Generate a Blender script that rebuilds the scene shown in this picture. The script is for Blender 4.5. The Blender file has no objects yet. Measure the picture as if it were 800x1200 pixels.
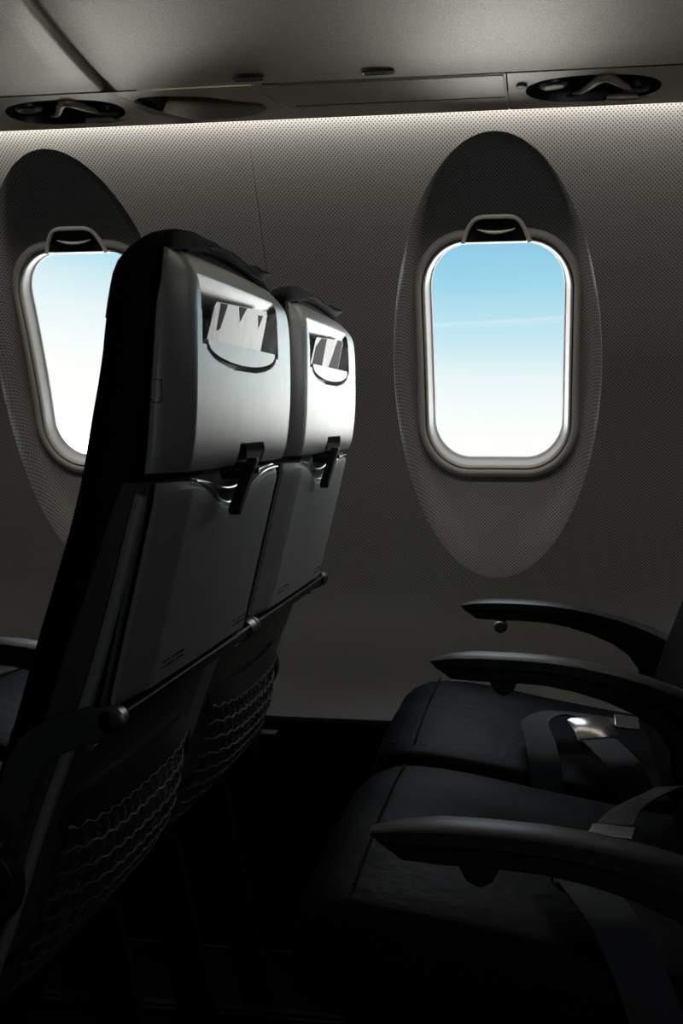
import bpy, bmesh, math, random
from mathutils import Vector, Matrix
random.seed(4)
SC = bpy.context.scene
COL = SC.collection
PI = math.pi

# ------------------------------------------------------------------ camera
CAM_H = .97
yaw, pitch, fpx = math.atan(245/1426.), math.atan(108/1422.), 1422.
cam_d = bpy.data.cameras.new('camera')
cam = bpy.data.objects.new('camera', cam_d); COL.objects.link(cam)
cam.location = (0, 0, CAM_H)
cam.rotation_euler = (PI/2 - pitch, 0, yaw)
cam_d.sensor_fit = 'VERTICAL'; cam_d.sensor_height = 24.0
cam_d.lens = fpx/1200.*24.0
cam_d.clip_start = .02
SC.camera = cam

# ------------------------------------------------------------------ colour management
SC.view_settings.view_transform = 'Standard'
SC.view_settings.look = 'None'
SC.view_settings.gamma = 1.0
SC.view_settings.exposure = 0.0
SC.view_settings.use_curve_mapping = False
SC.cycles.use_denoising = True
SC.cycles.max_bounces = 8
SC.cycles.diffuse_bounces = 4
SC.cycles.glossy_bounces = 4
SC.cycles.transparent_max_bounces = 12
SC.cycles.sample_clamp_indirect = 4.0
SC.cycles.caustics_reflective = False

# ------------------------------------------------------------------ world: high-altitude sky above a cloud deck
w = bpy.data.worlds.new('sky'); SC.world = w; w.use_nodes = True
nt = w.node_tree; nt.nodes.clear()
def N(t, **k):
    n = nt.nodes.new(t)
    for a, b in k.items(): setattr(n, a, b)
    return n
tc = N('ShaderNodeTexCoord'); sp = N('ShaderNodeSeparateXYZ'); nt.links.new(tc.outputs['Generated'], sp.inputs[0])
def M(op, a, b=None, c=None):
    n = N('ShaderNodeMath', operation=op)
    for i, v in enumerate((a, b, c)):
        if v is None: continue
        if isinstance(v, (int, float)): n.inputs[i].default_value = v
        else: nt.links.new(v, n.inputs[i])
    return n.outputs[0]
# brightness falls off to the aft, haze (glare) thickens towards the nose
haze = M('MULTIPLY', M('MINIMUM', M('ADD', sp.outputs['X'], .08), 0.), -.20)       # 0 aft .. positive forward
elev = M('SUBTRACT', sp.outputs['Z'], haze)
wn = N('ShaderNodeTexNoise'); wn.inputs['Scale'].default_value = 3.0
mp = N('ShaderNodeMapping'); mp.inputs['Scale'].default_value = (1, 1, 9)
nt.links.new(tc.outputs['Generated'], mp.inputs[0]); nt.links.new(mp.outputs[0], wn.inputs[0])
elev2 = M('ADD', elev, M('MULTIPLY', M('SUBTRACT', wn.outputs[0], .5), .02))
r = N('ShaderNodeValToRGB')
nt.links.new(M('MULTIPLY_ADD', elev2, 1.0, .5), r.inputs[0])
cr = r.color_ramp
cr.interpolation = 'LINEAR'
cr.elements[0].position = 0.0; cr.elements[0].color = (.95, .97, 1.0, 1)
cr.elements[1].position = 1.0; cr.elements[1].color = (.80, .87, .95, 1)
def sk(p, c):
    e = cr.elements.new(p); e.color = (*c, 1)
sk(.44, (1.0, 1.0, 1.0)); sk(.470, (1.0, 1.0, .96)); sk(.500, (.95, .975, .965)); sk(.535, (.80, .91, .93)); sk(.572, (.53, .78, .88))
sk(.610, (.35, .67, .83)); sk(.65, (.24, .56, .76)); sk(.70, (.60, .74, .86)); sk(.78, (.90,.94,1.))
# contrails: two thin streaks of cloud
cn = N('ShaderNodeTexNoise'); cn.inputs['Scale'].default_value = 5.
nt.links.new(tc.outputs['Generated'], cn.inputs[0])
line = M('SUBTRACT', sp.outputs['Z'], M('MULTIPLY_ADD', sp.outputs['X'], .055, .0822))
l2 = M('ADD', line, M('MULTIPLY', M('SUBTRACT', cn.outputs[0], .5), .004))
def streak(off, tilt, wide, amt):
    l3 = M('ADD', l2, M('MULTIPLY_ADD', sp.outputs['X'], tilt, off))
    return M('MULTIPLY', M('SUBTRACT', 1.0, M('MINIMUM', M('MULTIPLY', M('ABSOLUTE', l3), wide), 1.)), amt)
tr = M('MAXIMUM', streak(0., 0., 430., .27), streak(.0030, .012, 520., .16))
mix = N('ShaderNodeMixRGB'); mix.inputs['Color2'].default_value = (.9, .97, 1, 1)
nt.links.new(tr, mix.inputs['Fac']); nt.links.new(r.outputs[0], mix.inputs['Color1'])
bg = N('ShaderNodeBackground'); out = N('ShaderNodeOutputWorld')
glare = N('ShaderNodeMixRGB'); glare.inputs['Color2'].default_value = (1., .965, .91, 1)
nt.links.new(mix.outputs[0], glare.inputs['Color1']); nt.links.new(glare.outputs[0], bg.inputs[0]); nt.links.new(bg.outputs[0], out.inputs[0])
# sunlit cloud deck below the horizon is brighter than the sky above
SKY_LOW, SKY_HIGH, SKY_AFT_FILL = 9.0, 1.8, 4.3
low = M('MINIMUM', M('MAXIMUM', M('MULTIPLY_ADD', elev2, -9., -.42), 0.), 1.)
# added brightness in the upper sky, unseen from here, lighting the window surrounds
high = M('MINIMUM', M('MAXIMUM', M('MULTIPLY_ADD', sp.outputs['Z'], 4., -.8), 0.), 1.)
# added glow in the unseen sky towards +X, lighting the seat shells
aft_fill = M('MULTIPLY', M('MINIMUM', M('MAXIMUM', M('MULTIPLY_ADD', sp.outputs['X'], 6., -.30), 0.), 1.),
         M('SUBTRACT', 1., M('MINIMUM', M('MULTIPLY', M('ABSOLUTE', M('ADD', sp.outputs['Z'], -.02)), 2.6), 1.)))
st = M('ADD', M('ADD', M('MULTIPLY_ADD', low, SKY_LOW, 1.04), M('MULTIPLY', high, SKY_HIGH)), M('MULTIPLY', aft_fill, SKY_AFT_FILL))
nt.links.new(st, bg.inputs[1]); nt.links.new(M('MULTIPLY', aft_fill, .62), glare.inputs['Fac'])
w.cycles.sampling_method = 'MANUAL'; w.cycles.sample_map_resolution = 512

# ------------------------------------------------------------------ materials
def mat(name, col=(.5,.5,.5), rough=.5, metal=0., spec=.5, bump=None, noise=None, coat=0.):
    m = bpy.data.materials.new(name); m.use_nodes = True
    n = m.node_tree; b = n.nodes['Principled BSDF']
    b.inputs['Base Color'].default_value = (*col, 1); b.inputs['Roughness'].default_value = rough
    b.inputs['Metallic'].default_value = metal; b.inputs['Specular IOR Level'].default_value = spec
    b.inputs['Coat Weight'].default_value = coat
    t = n.nodes.new('ShaderNodeTexCoord')
    if noise:
        sc, amt = noise
        x = n.nodes.new('ShaderNodeTexNoise'); x.inputs['Scale'].default_value = sc; x.inputs['Detail'].default_value = 4
        n.links.new(t.outputs['Object'], x.inputs[0])
        rr = n.nodes.new('ShaderNodeValToRGB'); rr.color_ramp.elements[0].position = .3; rr.color_ramp.elements[1].position = .7
        rr.color_ramp.elements[0].color = (*[c*(1-amt) for c in col], 1)
        rr.color_ramp.elements[1].color = (*[min(1, c*(1+amt)) for c in col], 1)
        n.links.new(x.outputs[0], rr.inputs[0]); n.links.new(rr.outputs[0], b.inputs['Base Color'])
    if bump:
        sc, stg = bump
        x = n.nodes.new('ShaderNodeTexNoise'); x.inputs['Scale'].default_value = sc; x.inputs['Detail'].default_value = 3
        n.links.new(t.outputs['Object'], x.inputs[0])
        bb = n.nodes.new('ShaderNodeBump'); bb.inputs['Strength'].default_value = stg; bb.inputs['Distance'].default_value = .002
        n.links.new(x.outputs[0], bb.inputs['Height']); n.links.new(bb.outputs[0], b.inputs['Normal'])
    return m

def wall_mat(name, col, hole, pitch=.0068):
    """moulded panel covered in a staggered pattern of fine dimples"""
    m = mat(name, col, .62, 0, .35)
    n = m.node_tree; b = n.nodes['Principled BSDF']
    uv = n.nodes.new('ShaderNodeUVMap')
    s = n.nodes.new('ShaderNodeSeparateXYZ'); n.links.new(uv.outputs[0], s.inputs[0])
    def K(op, a, bb=None):
        x = n.nodes.new('ShaderNodeMath'); x.operation = op
        for i, v in enumerate((a, bb)):
            if v is None: continue
            if isinstance(v, (int, float)): x.inputs[i].default_value = v
            else: n.links.new(v, x.inputs[i])
        return x.outputs[0]
    k = 2*PI/pitch
    f = K('MULTIPLY', K('ADD', K('COSINE', K('MULTIPLY', s.outputs[0], k)), K('COSINE', K('MULTIPLY', s.outputs[1], k))), .5)
    g = K('ABSOLUTE', f)      # staggered dots at both maxima
    fade = n.nodes.new('ShaderNodeMapRange'); fade.inputs['From Min'].default_value = .56; fade.inputs['From Max'].default_value = .72
    n.links.new(s.outputs[1], fade.inputs['Value'])
    g = K('MULTIPLY', g, fade.outputs[0])
    rp = n.nodes.new('ShaderNodeValToRGB'); n.links.new(g, rp.inputs[0])
    rp.color_ramp.elements[0].position = .42; rp.color_ramp.elements[0].color = (*col, 1)
    rp.color_ramp.elements[1].position = .72; rp.color_ramp.elements[1].color = (*[c*hole for c in col], 1)
    n.links.new(rp.outputs[0], b.inputs['Base Color'])
    return m

MT = {}
MT['wall']   = wall_mat('perforated_wall_panel', (.45,.455,.455), .30)
MT['bin']    = mat('speckled_bin_laminate', (.70,.655,.53), .46, .30, .5, bump=(900,.25), noise=(700,.35))
MT['psu']    = mat('service_panel_plastic', (.72,.67,.56), .36, .40, .5, bump=(900,.2), noise=(700,.25))
MT['frame']  = mat('window_frame_plastic', (.60,.59,.56), .35)
MT['rim']    = mat('window_rim_grey', (.86,.85,.82), .28)
MT['black']  = mat('black_plastic', (.010,.010,.011), .38)
MT['dark']   = mat('dark_recess', (.012,.011,.010), .45)
MT['silver'] = mat('silver_painted_shell', (.70,.71,.70), .40, .60, .5, bump=(1500,.06), noise=(35,.05))
MT['tray']   = mat('grey_tray_plastic', (.50,.50,.475), .55, .10, .5, bump=(1500,.05))
MT['panel']  = mat('dark_grey_back_panel', (.12,.115,.10), .5, .0)
MT['bracket'] = mat('grey_bracket_plastic', (.085,.09,.095), .4)
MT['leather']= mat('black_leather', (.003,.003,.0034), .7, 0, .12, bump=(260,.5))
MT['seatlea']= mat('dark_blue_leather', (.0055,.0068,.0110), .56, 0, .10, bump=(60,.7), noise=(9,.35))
MT['arm']    = mat('armrest_plastic', (.026,.027,.029), .42, 0, .5)
MT['armtop'] = mat('armrest_pad', (.045,.049,.057), .42, 0, .5)
MT['chrome'] = mat('bright_metal', (.70,.69,.67), .22, 1.)
MT['satin']  = mat('satin_metal', (.20,.195,.18), .35, 1.)
MT['web']    = mat('grey_belt_webbing', (.11,.115,.13), .75, 0, .3, bump=(900,.4))
MT['net']    = mat('grey_elastic_net', (.13,.125,.12), .7)
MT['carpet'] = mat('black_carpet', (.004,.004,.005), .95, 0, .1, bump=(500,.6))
MT['paint']  = mat('pale_paint', (.30,.30,.29), .6)
MT['dado']   = mat('lower_sidewall_plastic', (.30,.29,.27), .42)
MT['lens']   = mat('polished_lens', (.88,.88,.86), .12, .9)

MT['print'] = mat('grey_print', (.16,.16,.15), .6, 0, .1)
MT['dark_print'] = mat('dark_print', (.012,.012,.013), .6, 0, .1)
def glass():
    m = bpy.data.materials.new('window_acrylic'); m.use_nodes = True
    n = m.node_tree; n.nodes.clear()
    o = n.nodes.new('ShaderNodeOutputMaterial'); mx = n.nodes.new('ShaderNodeMixShader')
    t = n.nodes.new('ShaderNodeBsdfTransparent'); t.inputs[0].default_value = (.97,.985,.98,1)
    g = n.nodes.new('ShaderNodeBsdfGlossy'); g.inputs['Roughness'].default_value = .02
    l = n.nodes.new('ShaderNodeFresnel'); l.inputs[0].default_value = 1.2
    n.links.new(l.outputs[0], mx.inputs[0]); n.links.new(t.outputs[0], mx.inputs[1]); n.links.new(g.outputs[0], mx.inputs[2])
    n.links.new(mx.outputs[0], o.inputs[0])
    return m
MT['glass'] = glass()

def card_mat(name, lo, hi, sy):
    """glossy printed safety card: off white with large grey pictures"""
    m = mat(name, (.7,.7,.66), .28)
    n = m.node_tree; b = n.nodes['Principled BSDF']
    t = n.nodes.new('ShaderNodeTexCoord'); x = n.nodes.new('ShaderNodeTexNoise')
    mp = n.nodes.new('ShaderNodeMapping'); mp.inputs['Scale'].default_value = (1, sy, 7)
    x.inputs['Scale'].default_value = 1.; x.inputs['Detail'].default_value = 3; x.inputs['Distortion'].default_value = .8
    n.links.new(t.outputs['Object'], mp.inputs[0]); n.links.new(mp.outputs[0], x.inputs[0])
    rp = n.nodes.new('ShaderNodeValToRGB'); n.links.new(x.outputs[0], rp.inputs[0])
    e = rp.color_ramp.elements
    e[0].position = lo; e[0].color = (.10,.10,.10,1); e[1].position = hi; e[1].color = (.85,.84,.79,1)
    n.links.new(rp.outputs[0], b.inputs['Base Color'])
    return m
MT['card'] = card_mat('safety_card_print', .38, .50, 17)
MT['card_dark'] = card_mat('dark_safety_card_print', .52, .56, 17)

# ------------------------------------------------------------------ mesh helpers
def link(name, verts, faces, m, parent=None, loc=(0,0,0), smooth=True, uv=None, bevel=0., solid=0., sub=0, sharp=None):
    me = bpy.data.meshes.new(name); me.from_pydata([tuple(v) for v in verts], [], faces); me.validate()
    if uv:
        l = me.uv_layers.new(name='UVMap')
        for lp in me.loops: l.data[lp.index].uv = uv[lp.vertex_index]
    me.materials.append(m)
    bm = bmesh.new(); bm.from_mesh(me)
    bmesh.ops.recalc_face_normals(bm, faces=bm.faces); bm.to_mesh(me); bm.free()
    if smooth:
        for p in me.polygons: p.use_smooth = True
        me.set_sharp_from_angle(angle=math.radians(sharp or 38))
    o = bpy.data.objects.new(name, me); COL.objects.link(o); o.location = loc
    if parent: o.parent = parent
    if bevel:
        b = o.modifiers.new('bevel', 'BEVEL'); b.width = bevel; b.segments = 3; b.limit_method = 'ANGLE'; b.angle_limit = .6
    if solid:
        s = o.modifiers.new('solid', 'SOLIDIFY'); s.thickness = solid; s.offset = 0
    if sub:
        s = o.modifiers.new('sub', 'SUBSURF'); s.levels = sub; s.render_levels = sub
    return o

def loft(rings, closed=True, caps=True):
    """rings: lists of equal-length point lists"""
    V = [p for r_ in rings for p in r_]; n = len(rings[0]); F = []
    for i in range(len(rings)-1):
        for j in range(n if closed else n-1):
            k = (j+1) % n
            F.append((i*n+j, i*n+k, (i+1)*n+k, (i+1)*n+j))
    if caps and closed:
        F.append(tuple(range(n))[::-1]); F.append(tuple((len(rings)-1)*n+j for j in range(n)))
    return V, F

class MB:
    def __init__(s): s.V = []; s.F = []
    def add(s, V, F):
        o = len(s.V); s.V += [tuple(v) for v in V]; s.F += [tuple(i+o for i in f) for f in F]; return s
    def loft(s, rings, closed=True, caps=True): return s.add(*loft(rings, closed, caps))
    def box(s, a, b):
        x0,y0,z0 = a; x1,y1,z1 = b
        return s.add([(x0,y0,z0),(x1,y0,z0),(x1,y1,z0),(x0,y1,z0),(x0,y0,z1),(x1,y0,z1),(x1,y1,z1),(x0,y1,z1)],
                     [(0,3,2,1),(4,5,6,7),(0,1,5,4),(1,2,6,5),(2,3,7,6),(3,0,4,7)])
    def tube(s, pts, rad, n=8, closed=False):
        pts = [Vector(p) for p in pts]; m = len(pts); R = []
        up = Vector((0,0,1))
        for i, p in enumerate(pts):
            a = pts[(i-1) % m] if (closed or i > 0) else p
            b = pts[(i+1) % m] if (closed or i < m-1) else p
            t = (b-a).normalized()
            u = t.cross(up)
            if u.length < 1e-3: u = t.cross(Vector((1,0,0)))
            u.normalize(); v = t.cross(u)
            rr = rad[i] if isinstance(rad, (list, tuple)) else rad
            R.append([p + (u*math.cos(q) + v*math.sin(q))*rr for q in [2*PI*k/n for k in range(n)]])
        if closed: R.append(R[0])
        return s.loft(R, True, not closed)
    def cyl(s, c, axis, rad, h, n=24):
        a = Vector(axis).normalized(); c = Vector(c)
        return s.tube([c-a*h/2, c+a*h/2], rad, n)
    def prism(s, poly, y0, y1):
        """poly in (x,z), extruded along y"""
        return s.loft([[(x, y0, z) for x, z in poly], [(x, y1, z) for x, z in poly]])
    def build(s, name, m, parent=None, **k): return link(name, s.V, s.F, m, parent, **k)

def empty(name, loc, label=None, cat=None, group=None, rz=0.):
    o = bpy.data.objects.new(name, None); COL.objects.link(o); o.location = loc; o.rotation_euler.z = rz
    o.empty_display_size = .1
    tag(o, label, cat, group); return o
def tag(o, label=None, cat=None, group=None, kind=None):
    if label: o['label'] = label
    if cat: o['category'] = cat
    if group: o['group'] = group
    if kind: o['kind'] = kind
    return o
def struct(o): o['kind'] = 'structure'; return o

def interp(tab, x):
    """smooth (Catmull-Rom) interpolation through a table of (x, y)"""
    if x <= tab[0][0]: return tab[0][1] + (x-tab[0][0])*(tab[1][1]-tab[0][1])/(tab[1][0]-tab[0][0])*0
    if x >= tab[-1][0]: return tab[-1][1]
    for i in range(len(tab)-1):
        if tab[i][0] <= x <= tab[i+1][0]: break
    x0, y0 = tab[i]; x1, y1 = tab[i+1]; h = x1-x0; t = (x-x0)/h
    def slope(k):
        if k <= 0: return (tab[1][1]-tab[0][1])/(tab[1][0]-tab[0][0])
        if k >= len(tab)-1: return (tab[-1][1]-tab[-2][1])/(tab[-1][0]-tab[-2][0])
        return (tab[k+1][1]-tab[k-1][1])/(tab[k+1][0]-tab[k-1][0])
    m0, m1 = slope(i)*h, slope(i+1)*h
    return (2*t**3-3*t**2+1)*y0 + (t**3-2*t**2+t)*m0 + (-2*t**3+3*t**2)*y1 + (t**3-t**2)*m1
def sstep(a, b, x):
    t = max(0., min(1., (x-a)/(b-a))); return t*t*(3-2*t)

# ------------------------------------------------------------------ window-side wall
PROF = [(.425,2.105),(.45,2.148),(.48,2.194),(.515,2.237),(.56,2.270),(.625,2.293),(.72,2.302),(.85,2.288),(.965,2.26),(1.09,2.213),
        (1.21,2.158),(1.35,2.078),(1.5,1.978),(1.62,1.89)]
def wy(z): return interp(PROF, z)
def W(u, z, d=0.):
    s = (wy(z+.004)-wy(z-.004))/.008
    n = Vector((0, 1, -s)).normalized()          # outward, away from the cabin
    return Vector((u, wy(z), z)) + n*d
WIN = [-2.398, -1.634, -.870, -.098, .666, 1.430]
SEAM = {-1.634:(-2.01,-1.262), -.870:(-1.262,-.505), -.098:(-.505,.272), .666:(.272,1.05)}
CZ = 1.066                                        # window centre height
PITCH = .764
OA, OB, OZ = .187, .383, 1.054                    # oval recess half axes and centre
def rrect(a, b, rad, n):
    """closed outline of a rounded rectangle, n points per quarter"""
    P = []
    for q, (sx, sz) in enumerate(((1,1),(-1,1),(-1,-1),(1,-1))):
        for k in range(n):
            t = q*PI/2 + (k+.5)/n*PI/2
            P.append((sx*(a-rad) + rad*math.cos(t), sz*(b-rad) + rad*math.sin(t)))
    # resample evenly
    Q = P + [P[0]]; L = [0]
    for i in range(len(P)): L.append(L[-1]+math.dist(Q[i], Q[i+1]))
    return Q, L
def resample(Q, L, n):
    out_ = []; j = 0
    for i in range(n):
        t = L[-1]*i/n
        while L[j+1] < t: j += 1
        f = (t-L[j])/max(1e-9, L[j+1]-L[j])
        out_.append((Q[j][0]+(Q[j+1][0]-Q[j][0])*f, Q[j][1]+(Q[j+1][1]-Q[j][1])*f))
    return out_
NA = 192
def outline(a, b, rad): return resample(*rrect(a, b, rad, 24), NA)
def ang_outline(a, b, rad):
    """rounded rectangle sampled by angle, so it can be blended with an ellipse"""
    Q, L = rrect(a, b, rad, 90); P = []
    A = sorted((math.atan2(z, x) % (2*PI), x, z) for x, z in Q[:-1])
    for i in range(NA):
        t = 2*PI*i/NA
        lo = max([p for p in A if p[0] <= t] or [A[-1]], key=lambda p: p[0])
        hi = min([p for p in A if p[0] > t] or [A[0]], key=lambda p: p[0])
        d0 = (t-lo[0]) % (2*PI); d1 = (hi[0]-t) % (2*PI); f = d0/max(1e-9, d0+d1)
        P.append((lo[1]+(hi[1]-lo[1])*f, lo[2]+(hi[2]-lo[2])*f))
    return P
HA, HB, HR = .1405, .203, .088                     # hole in the wall lining (half width, half height, corner)
def recess_depth(z):                              # the recess floor stands more upright than the wall
    return interp([(.66,.008),(.72,.022),(.80,.042),(.87,.050),(.95,.047),(1.1,.045),(1.25,.047),(1.38,.046),(1.45,.044)], z)
def wall_left():
    V, F, UV = [], [], []
    Z0, Z1 = .429, 1.60
    hole = ang_outline(HA, HB, HR)
    for u0 in WIN[1:5]:
        base = len(V); nr = 0
        def ring(pts, dep):
            nonlocal nr
            for (u, z), d in zip(pts, dep):
                V.append(W(u0+u, z, d)); UV.append((u0+u, z*1.09))
            nr += 1
        ell = [(OA*math.cos(2*PI*i/NA), OZ + OB*math.sin(2*PI*i/NA)) for i in range(NA)]
        hol = [(x, CZ+z) for x, z in hole]
        # re-express the ellipse by the same angles about the window centre
        el2 = []
        for i in range(NA):
            t = 2*PI*i/NA; c, s = math.cos(t), math.sin(t); dz = CZ-OZ
            A = (c/OA)**2 + (s/OB)**2; B = 2*s*dz/OB**2; C_ = (dz/OB)**2 - 1
            k = (-B + math.sqrt(B*B-4*A*C_))/(2*A)
            el2.append((k*c, CZ+k*s))
        T = [0,.08,.16,.26,.36,.46,.56,.64,.70,.75,.79,.83,.86,.89,.92,.945,.965,.98,.99,1.]
        for t in T:
            pts = [(h[0]+(e[0]-h[0])*t, h[1]+(e[1]-h[1])*t) for h, e in zip(hol, el2)]
            dep = []
            for (u, z), e in zip(pts, el2):
                # distance inside the oval, in metres
                q = math.sqrt((u/OA)**2 + ((z-OZ)/OB)**2); dist = (1-q)*min(OA*1.15, .25)
                dep.append(recess_depth(z)*(1-(1-min(1., dist/(.036+.02*sstep(.95,.7,z))))**2.8))
            ring(pts, dep)
        # outside the oval: to the panel's rectangle
        xl, xr = SEAM[u0][0]-u0, SEAM[u0][1]-u0
        rect = []
        for i in range(NA):
            t = 2*PI*i/NA; c, s = math.cos(t), math.sin(t)
            k = min((xr if c > 0 else -xl)/max(1e-9, abs(c)), ((Z1-CZ) if s > 0 else (CZ-Z0))/max(1e-9, abs(s)))
            rect.append([k*c, CZ+k*s])
        for (cx, cz) in ((xr,Z1),(xl,Z1),(xl,Z0),(xr,Z0)):      # square the corners
            j = min(range(NA), key=lambda i: math.dist(rect[i], (cx, cz))); rect[j] = [cx, cz]
        for t in [.002]+[k/26 for k in range(1, 26)]+[.975,.983,.99,.995,1.]:
            pts = [(e[0]+(r_[0]-e[0])*t, e[1]+(r_[1]-e[1])*t) for e, r_ in zip(el2, rect)]
            ring(pts, [.0016*max(sstep(xr-.004, xr, u), sstep(xl+.004, xl, u)) for u, z in pts])
        for i in range(nr-1):
            for j in range(NA):
                k = (j+1) % NA
                F.append((base+i*NA+j, base+i*NA+k, base+(i+1)*NA+k, base+(i+1)*NA+j))
    o = link('wall_left', V, F, MT['wall'], uv=UV, sharp=60)
    return struct(o)
wall_left()
# backing behind the lining (airframe side), with openings at the windows
def holed_plane(name, y0f, xs, half, zc, hb, X0, X1, Z0, Z1, m, th=.004):
    mb = MB(); e = [X0]
    for x in xs: e += [x-half, x+half]
    e.append(X1)
    def quad(x0, x1, z0, z1):
        n = max(1, int((z1-z0)/.08))
        for i in range(n):
            a, b = z0+(z1-z0)*i/n, z0+(z1-z0)*(i+1)/n
            mb.add([(x0,y0f(a),a),(x1,y0f(a),a),(x1,y0f(b),b),(x0,y0f(b),b)], [(0,1,2,3)])
    for i in range(0, len(e), 2): quad(e[i], e[i+1], Z0, Z1)
    for x in xs:
        quad(x-half, x+half, Z0, zc-hb); quad(x-half, x+half, zc+hb, Z1)
    return struct(mb.build(name, m, smooth=False, solid=th))
holed_plane('wall_airframe', lambda z: wy(z)+.11, WIN[1:5], .185, CZ-.035, .28, -2.01, 1.05, .0, 1.75, MT['black'])

# lower sidewall: carpeted step at the foot of the wall
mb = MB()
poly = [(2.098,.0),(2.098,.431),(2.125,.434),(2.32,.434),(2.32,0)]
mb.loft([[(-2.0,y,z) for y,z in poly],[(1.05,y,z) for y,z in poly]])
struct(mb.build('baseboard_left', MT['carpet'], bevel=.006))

# ------------------------------------------------------------------ windows
def window(u0, idx):
    root = empty('window_%d' % idx, W(u0, CZ)); struct(root)
    o0 = Vector(root.location)
    def sweep(prof, m, name, parent=root, a=HA, b=HB, r_=HR):
        """prof: list of (inset, depth) - inset shrinks the outline, depth goes outboard"""
        rings = []
        for ins, d in prof:
            pts = outline(a-ins, b-ins, max(.012, r_-ins))
            rings.append([W(u0+x, CZ+z, d)-o0 for x, z in pts])
        V, F = loft(rings, True, False)
        return link(name, V, F, m, parent, sharp=50)
    # rounded rim standing out of the recess, then a groove, then the tapering inner reveal
    sweep([(-.012,.058),(-.0095,.046),(-.005,.0425),(.001,.0420),(.0040,.044),(.0050,.054)], MT['rim'], 'rim')
    sweep([(.0040,.045),(.0050,.054),(.0065,.054),(.0072,.045)], MT['black'], 'seal')
    sweep([(.0062,.046),(.0070,.0430),(.0090,.0438),(.0120,.052),(.0160,.064),(.0185,.070),(.0215,.073)], MT['frame'], 'window_frame')
    # outer pane
    pts = outline(HA-.016, HB-.016, HR-.014)
    V = [W(u0+x, CZ+z, .072)-o0 for x, z in pts]
    # keep the pane flat
    c = sum(V, Vector())/len(V)
    V2 = [c]+V; F = [(0, i+1, (i+1) % NA+1) for i in range(NA)]
    link('pane', V2, F, MT['glass'], root, sharp=60)
    # shade parked in its slot above: only its pull tab shows, in a moulded notch
    def notch(s, dz=0.):
        P = []
        for k in range(25):
            t = -1+2*k/24.
            x = .058*s*t; zz = .040*s*(1-abs(t)**6)**.8
            P.append((x*(1-.13*zz/.040), zz+dz))
        return P
    zb = CZ+HB-.008
    mb = MB()
    mb.tube([W(u0+x, zb+z, .037)-o0 for x, z in notch(1.0)], .0040, 8)
    mb.build('shade_notch_rim', MT['rim'], root)
    n = notch(.96); pp = n + [(n[0][0], -.004), ]
    V = [W(u0, zb+.015, .0400)-o0] + [W(u0+x, zb+z, .0395)-o0 for x, z in n]
    F = [(0, i+1, i+2) for i in range(len(n)-1)] + [(0, len(n), 1)]
    sh = link('window_shade', V, F, MT['arm'], root)
    # dark finger pocket and crescent handle
    cz = zb+.020
    pk = [(.036*math.cos(2*PI*k/32), .0080*math.sin(2*PI*k/32)*(1. if math.sin(2*PI*k/32) > 0 else .55)) for k in range(32)]
    V = [W(u0, cz, .0385)-o0]+[W(u0+x, cz+z, .0385)-o0 for x, z in pk]
    link('finger_pocket', V, [(0, i+1, (i+1) % 32+1) for i in range(32)], MT['black'], sh)
    cres = [[], []]
    P1 = []
    for k in range(17):
        t = -1+k/8.
        P1.append(W(u0+.033*t, cz-.0055*(1-t*t)+.001, .0365)-o0)
    hb = MB(); hb.tube(P1, [.0008+.0022*(1-(-1+k/8.)**2) for k in range(17)], 8)
    hb.build('pull_handle', MT['frame'], sh)
    for o in root.children_recursive: pass
    # light portal: steers sampling of the real sky through the opening
    pl = bpy.data.lights.new('sky_portal', 'AREA'); pl.shape = 'RECTANGLE'; pl.size = .25; pl.size_y = .37
    pl.cycles.is_portal = True
    po = bpy.data.objects.new('sky_portal', pl); COL.objects.link(po)
    s = (wy(CZ+.02)-wy(CZ-.02))/.04
    nrm = Vector((0, 1, -s)).normalized()
    po.location = W(u0, CZ, .082)
    po.rotation_euler = (-nrm).to_track_quat('-Z', 'Y').to_euler()
    return root
for i, u in enumerate(WIN[1:5]): window(u, i+1)

# ------------------------------------------------------------------ rest of the cabin shell
def plane(name, pts, m, th=.0):
    mb = MB(); mb.add(pts, [tuple(range(len(pts)))]); return struct(mb.build(name, m, smooth=False, solid=th))
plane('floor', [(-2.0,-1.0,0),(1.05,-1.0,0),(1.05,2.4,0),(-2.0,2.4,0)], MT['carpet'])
plane('ceiling', [(-2.0,-1.0,2.02),(1.05,-1.0,2.02),(1.05,2.1,2.02),(-2.0,2.1,2.02)], MT['paint'])
plane('wall_front', [(-2.0,-1.0,0),(-2.0,2.4,0),(-2.0,2.4,2.02),(-2.0,-1.0,2.02)], MT['paint'])
plane('wall_back', [(1.05,-1.0,0),(1.05,2.4,0),(1.05,2.4,2.02),(1.05,-1.0,2.02)], MT['panel'])
holed_plane('wall_right', lambda z: -.95, [.85], .12, 1.09, .18, -2.0, 1.05, 0, 2.02, MT['wall'] if False else MT['paint'])
for x in (.85,):
    pl = bpy.data.lights.new('sky_portal', 'AREA'); pl.shape = 'RECTANGLE'; pl.size = .24; pl.size_y = .36
    pl.cycles.is_portal = True
    po = bpy.data.objects.new('sky_portal', pl); COL.objects.link(po); po.location = (x, -.96, 1.09); po.rotation_euler = (PI/2, 0, PI)
    po.rotation_euler = Vector((0,1,0)).to_track_quat('-Z','Y').to_euler()

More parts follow.
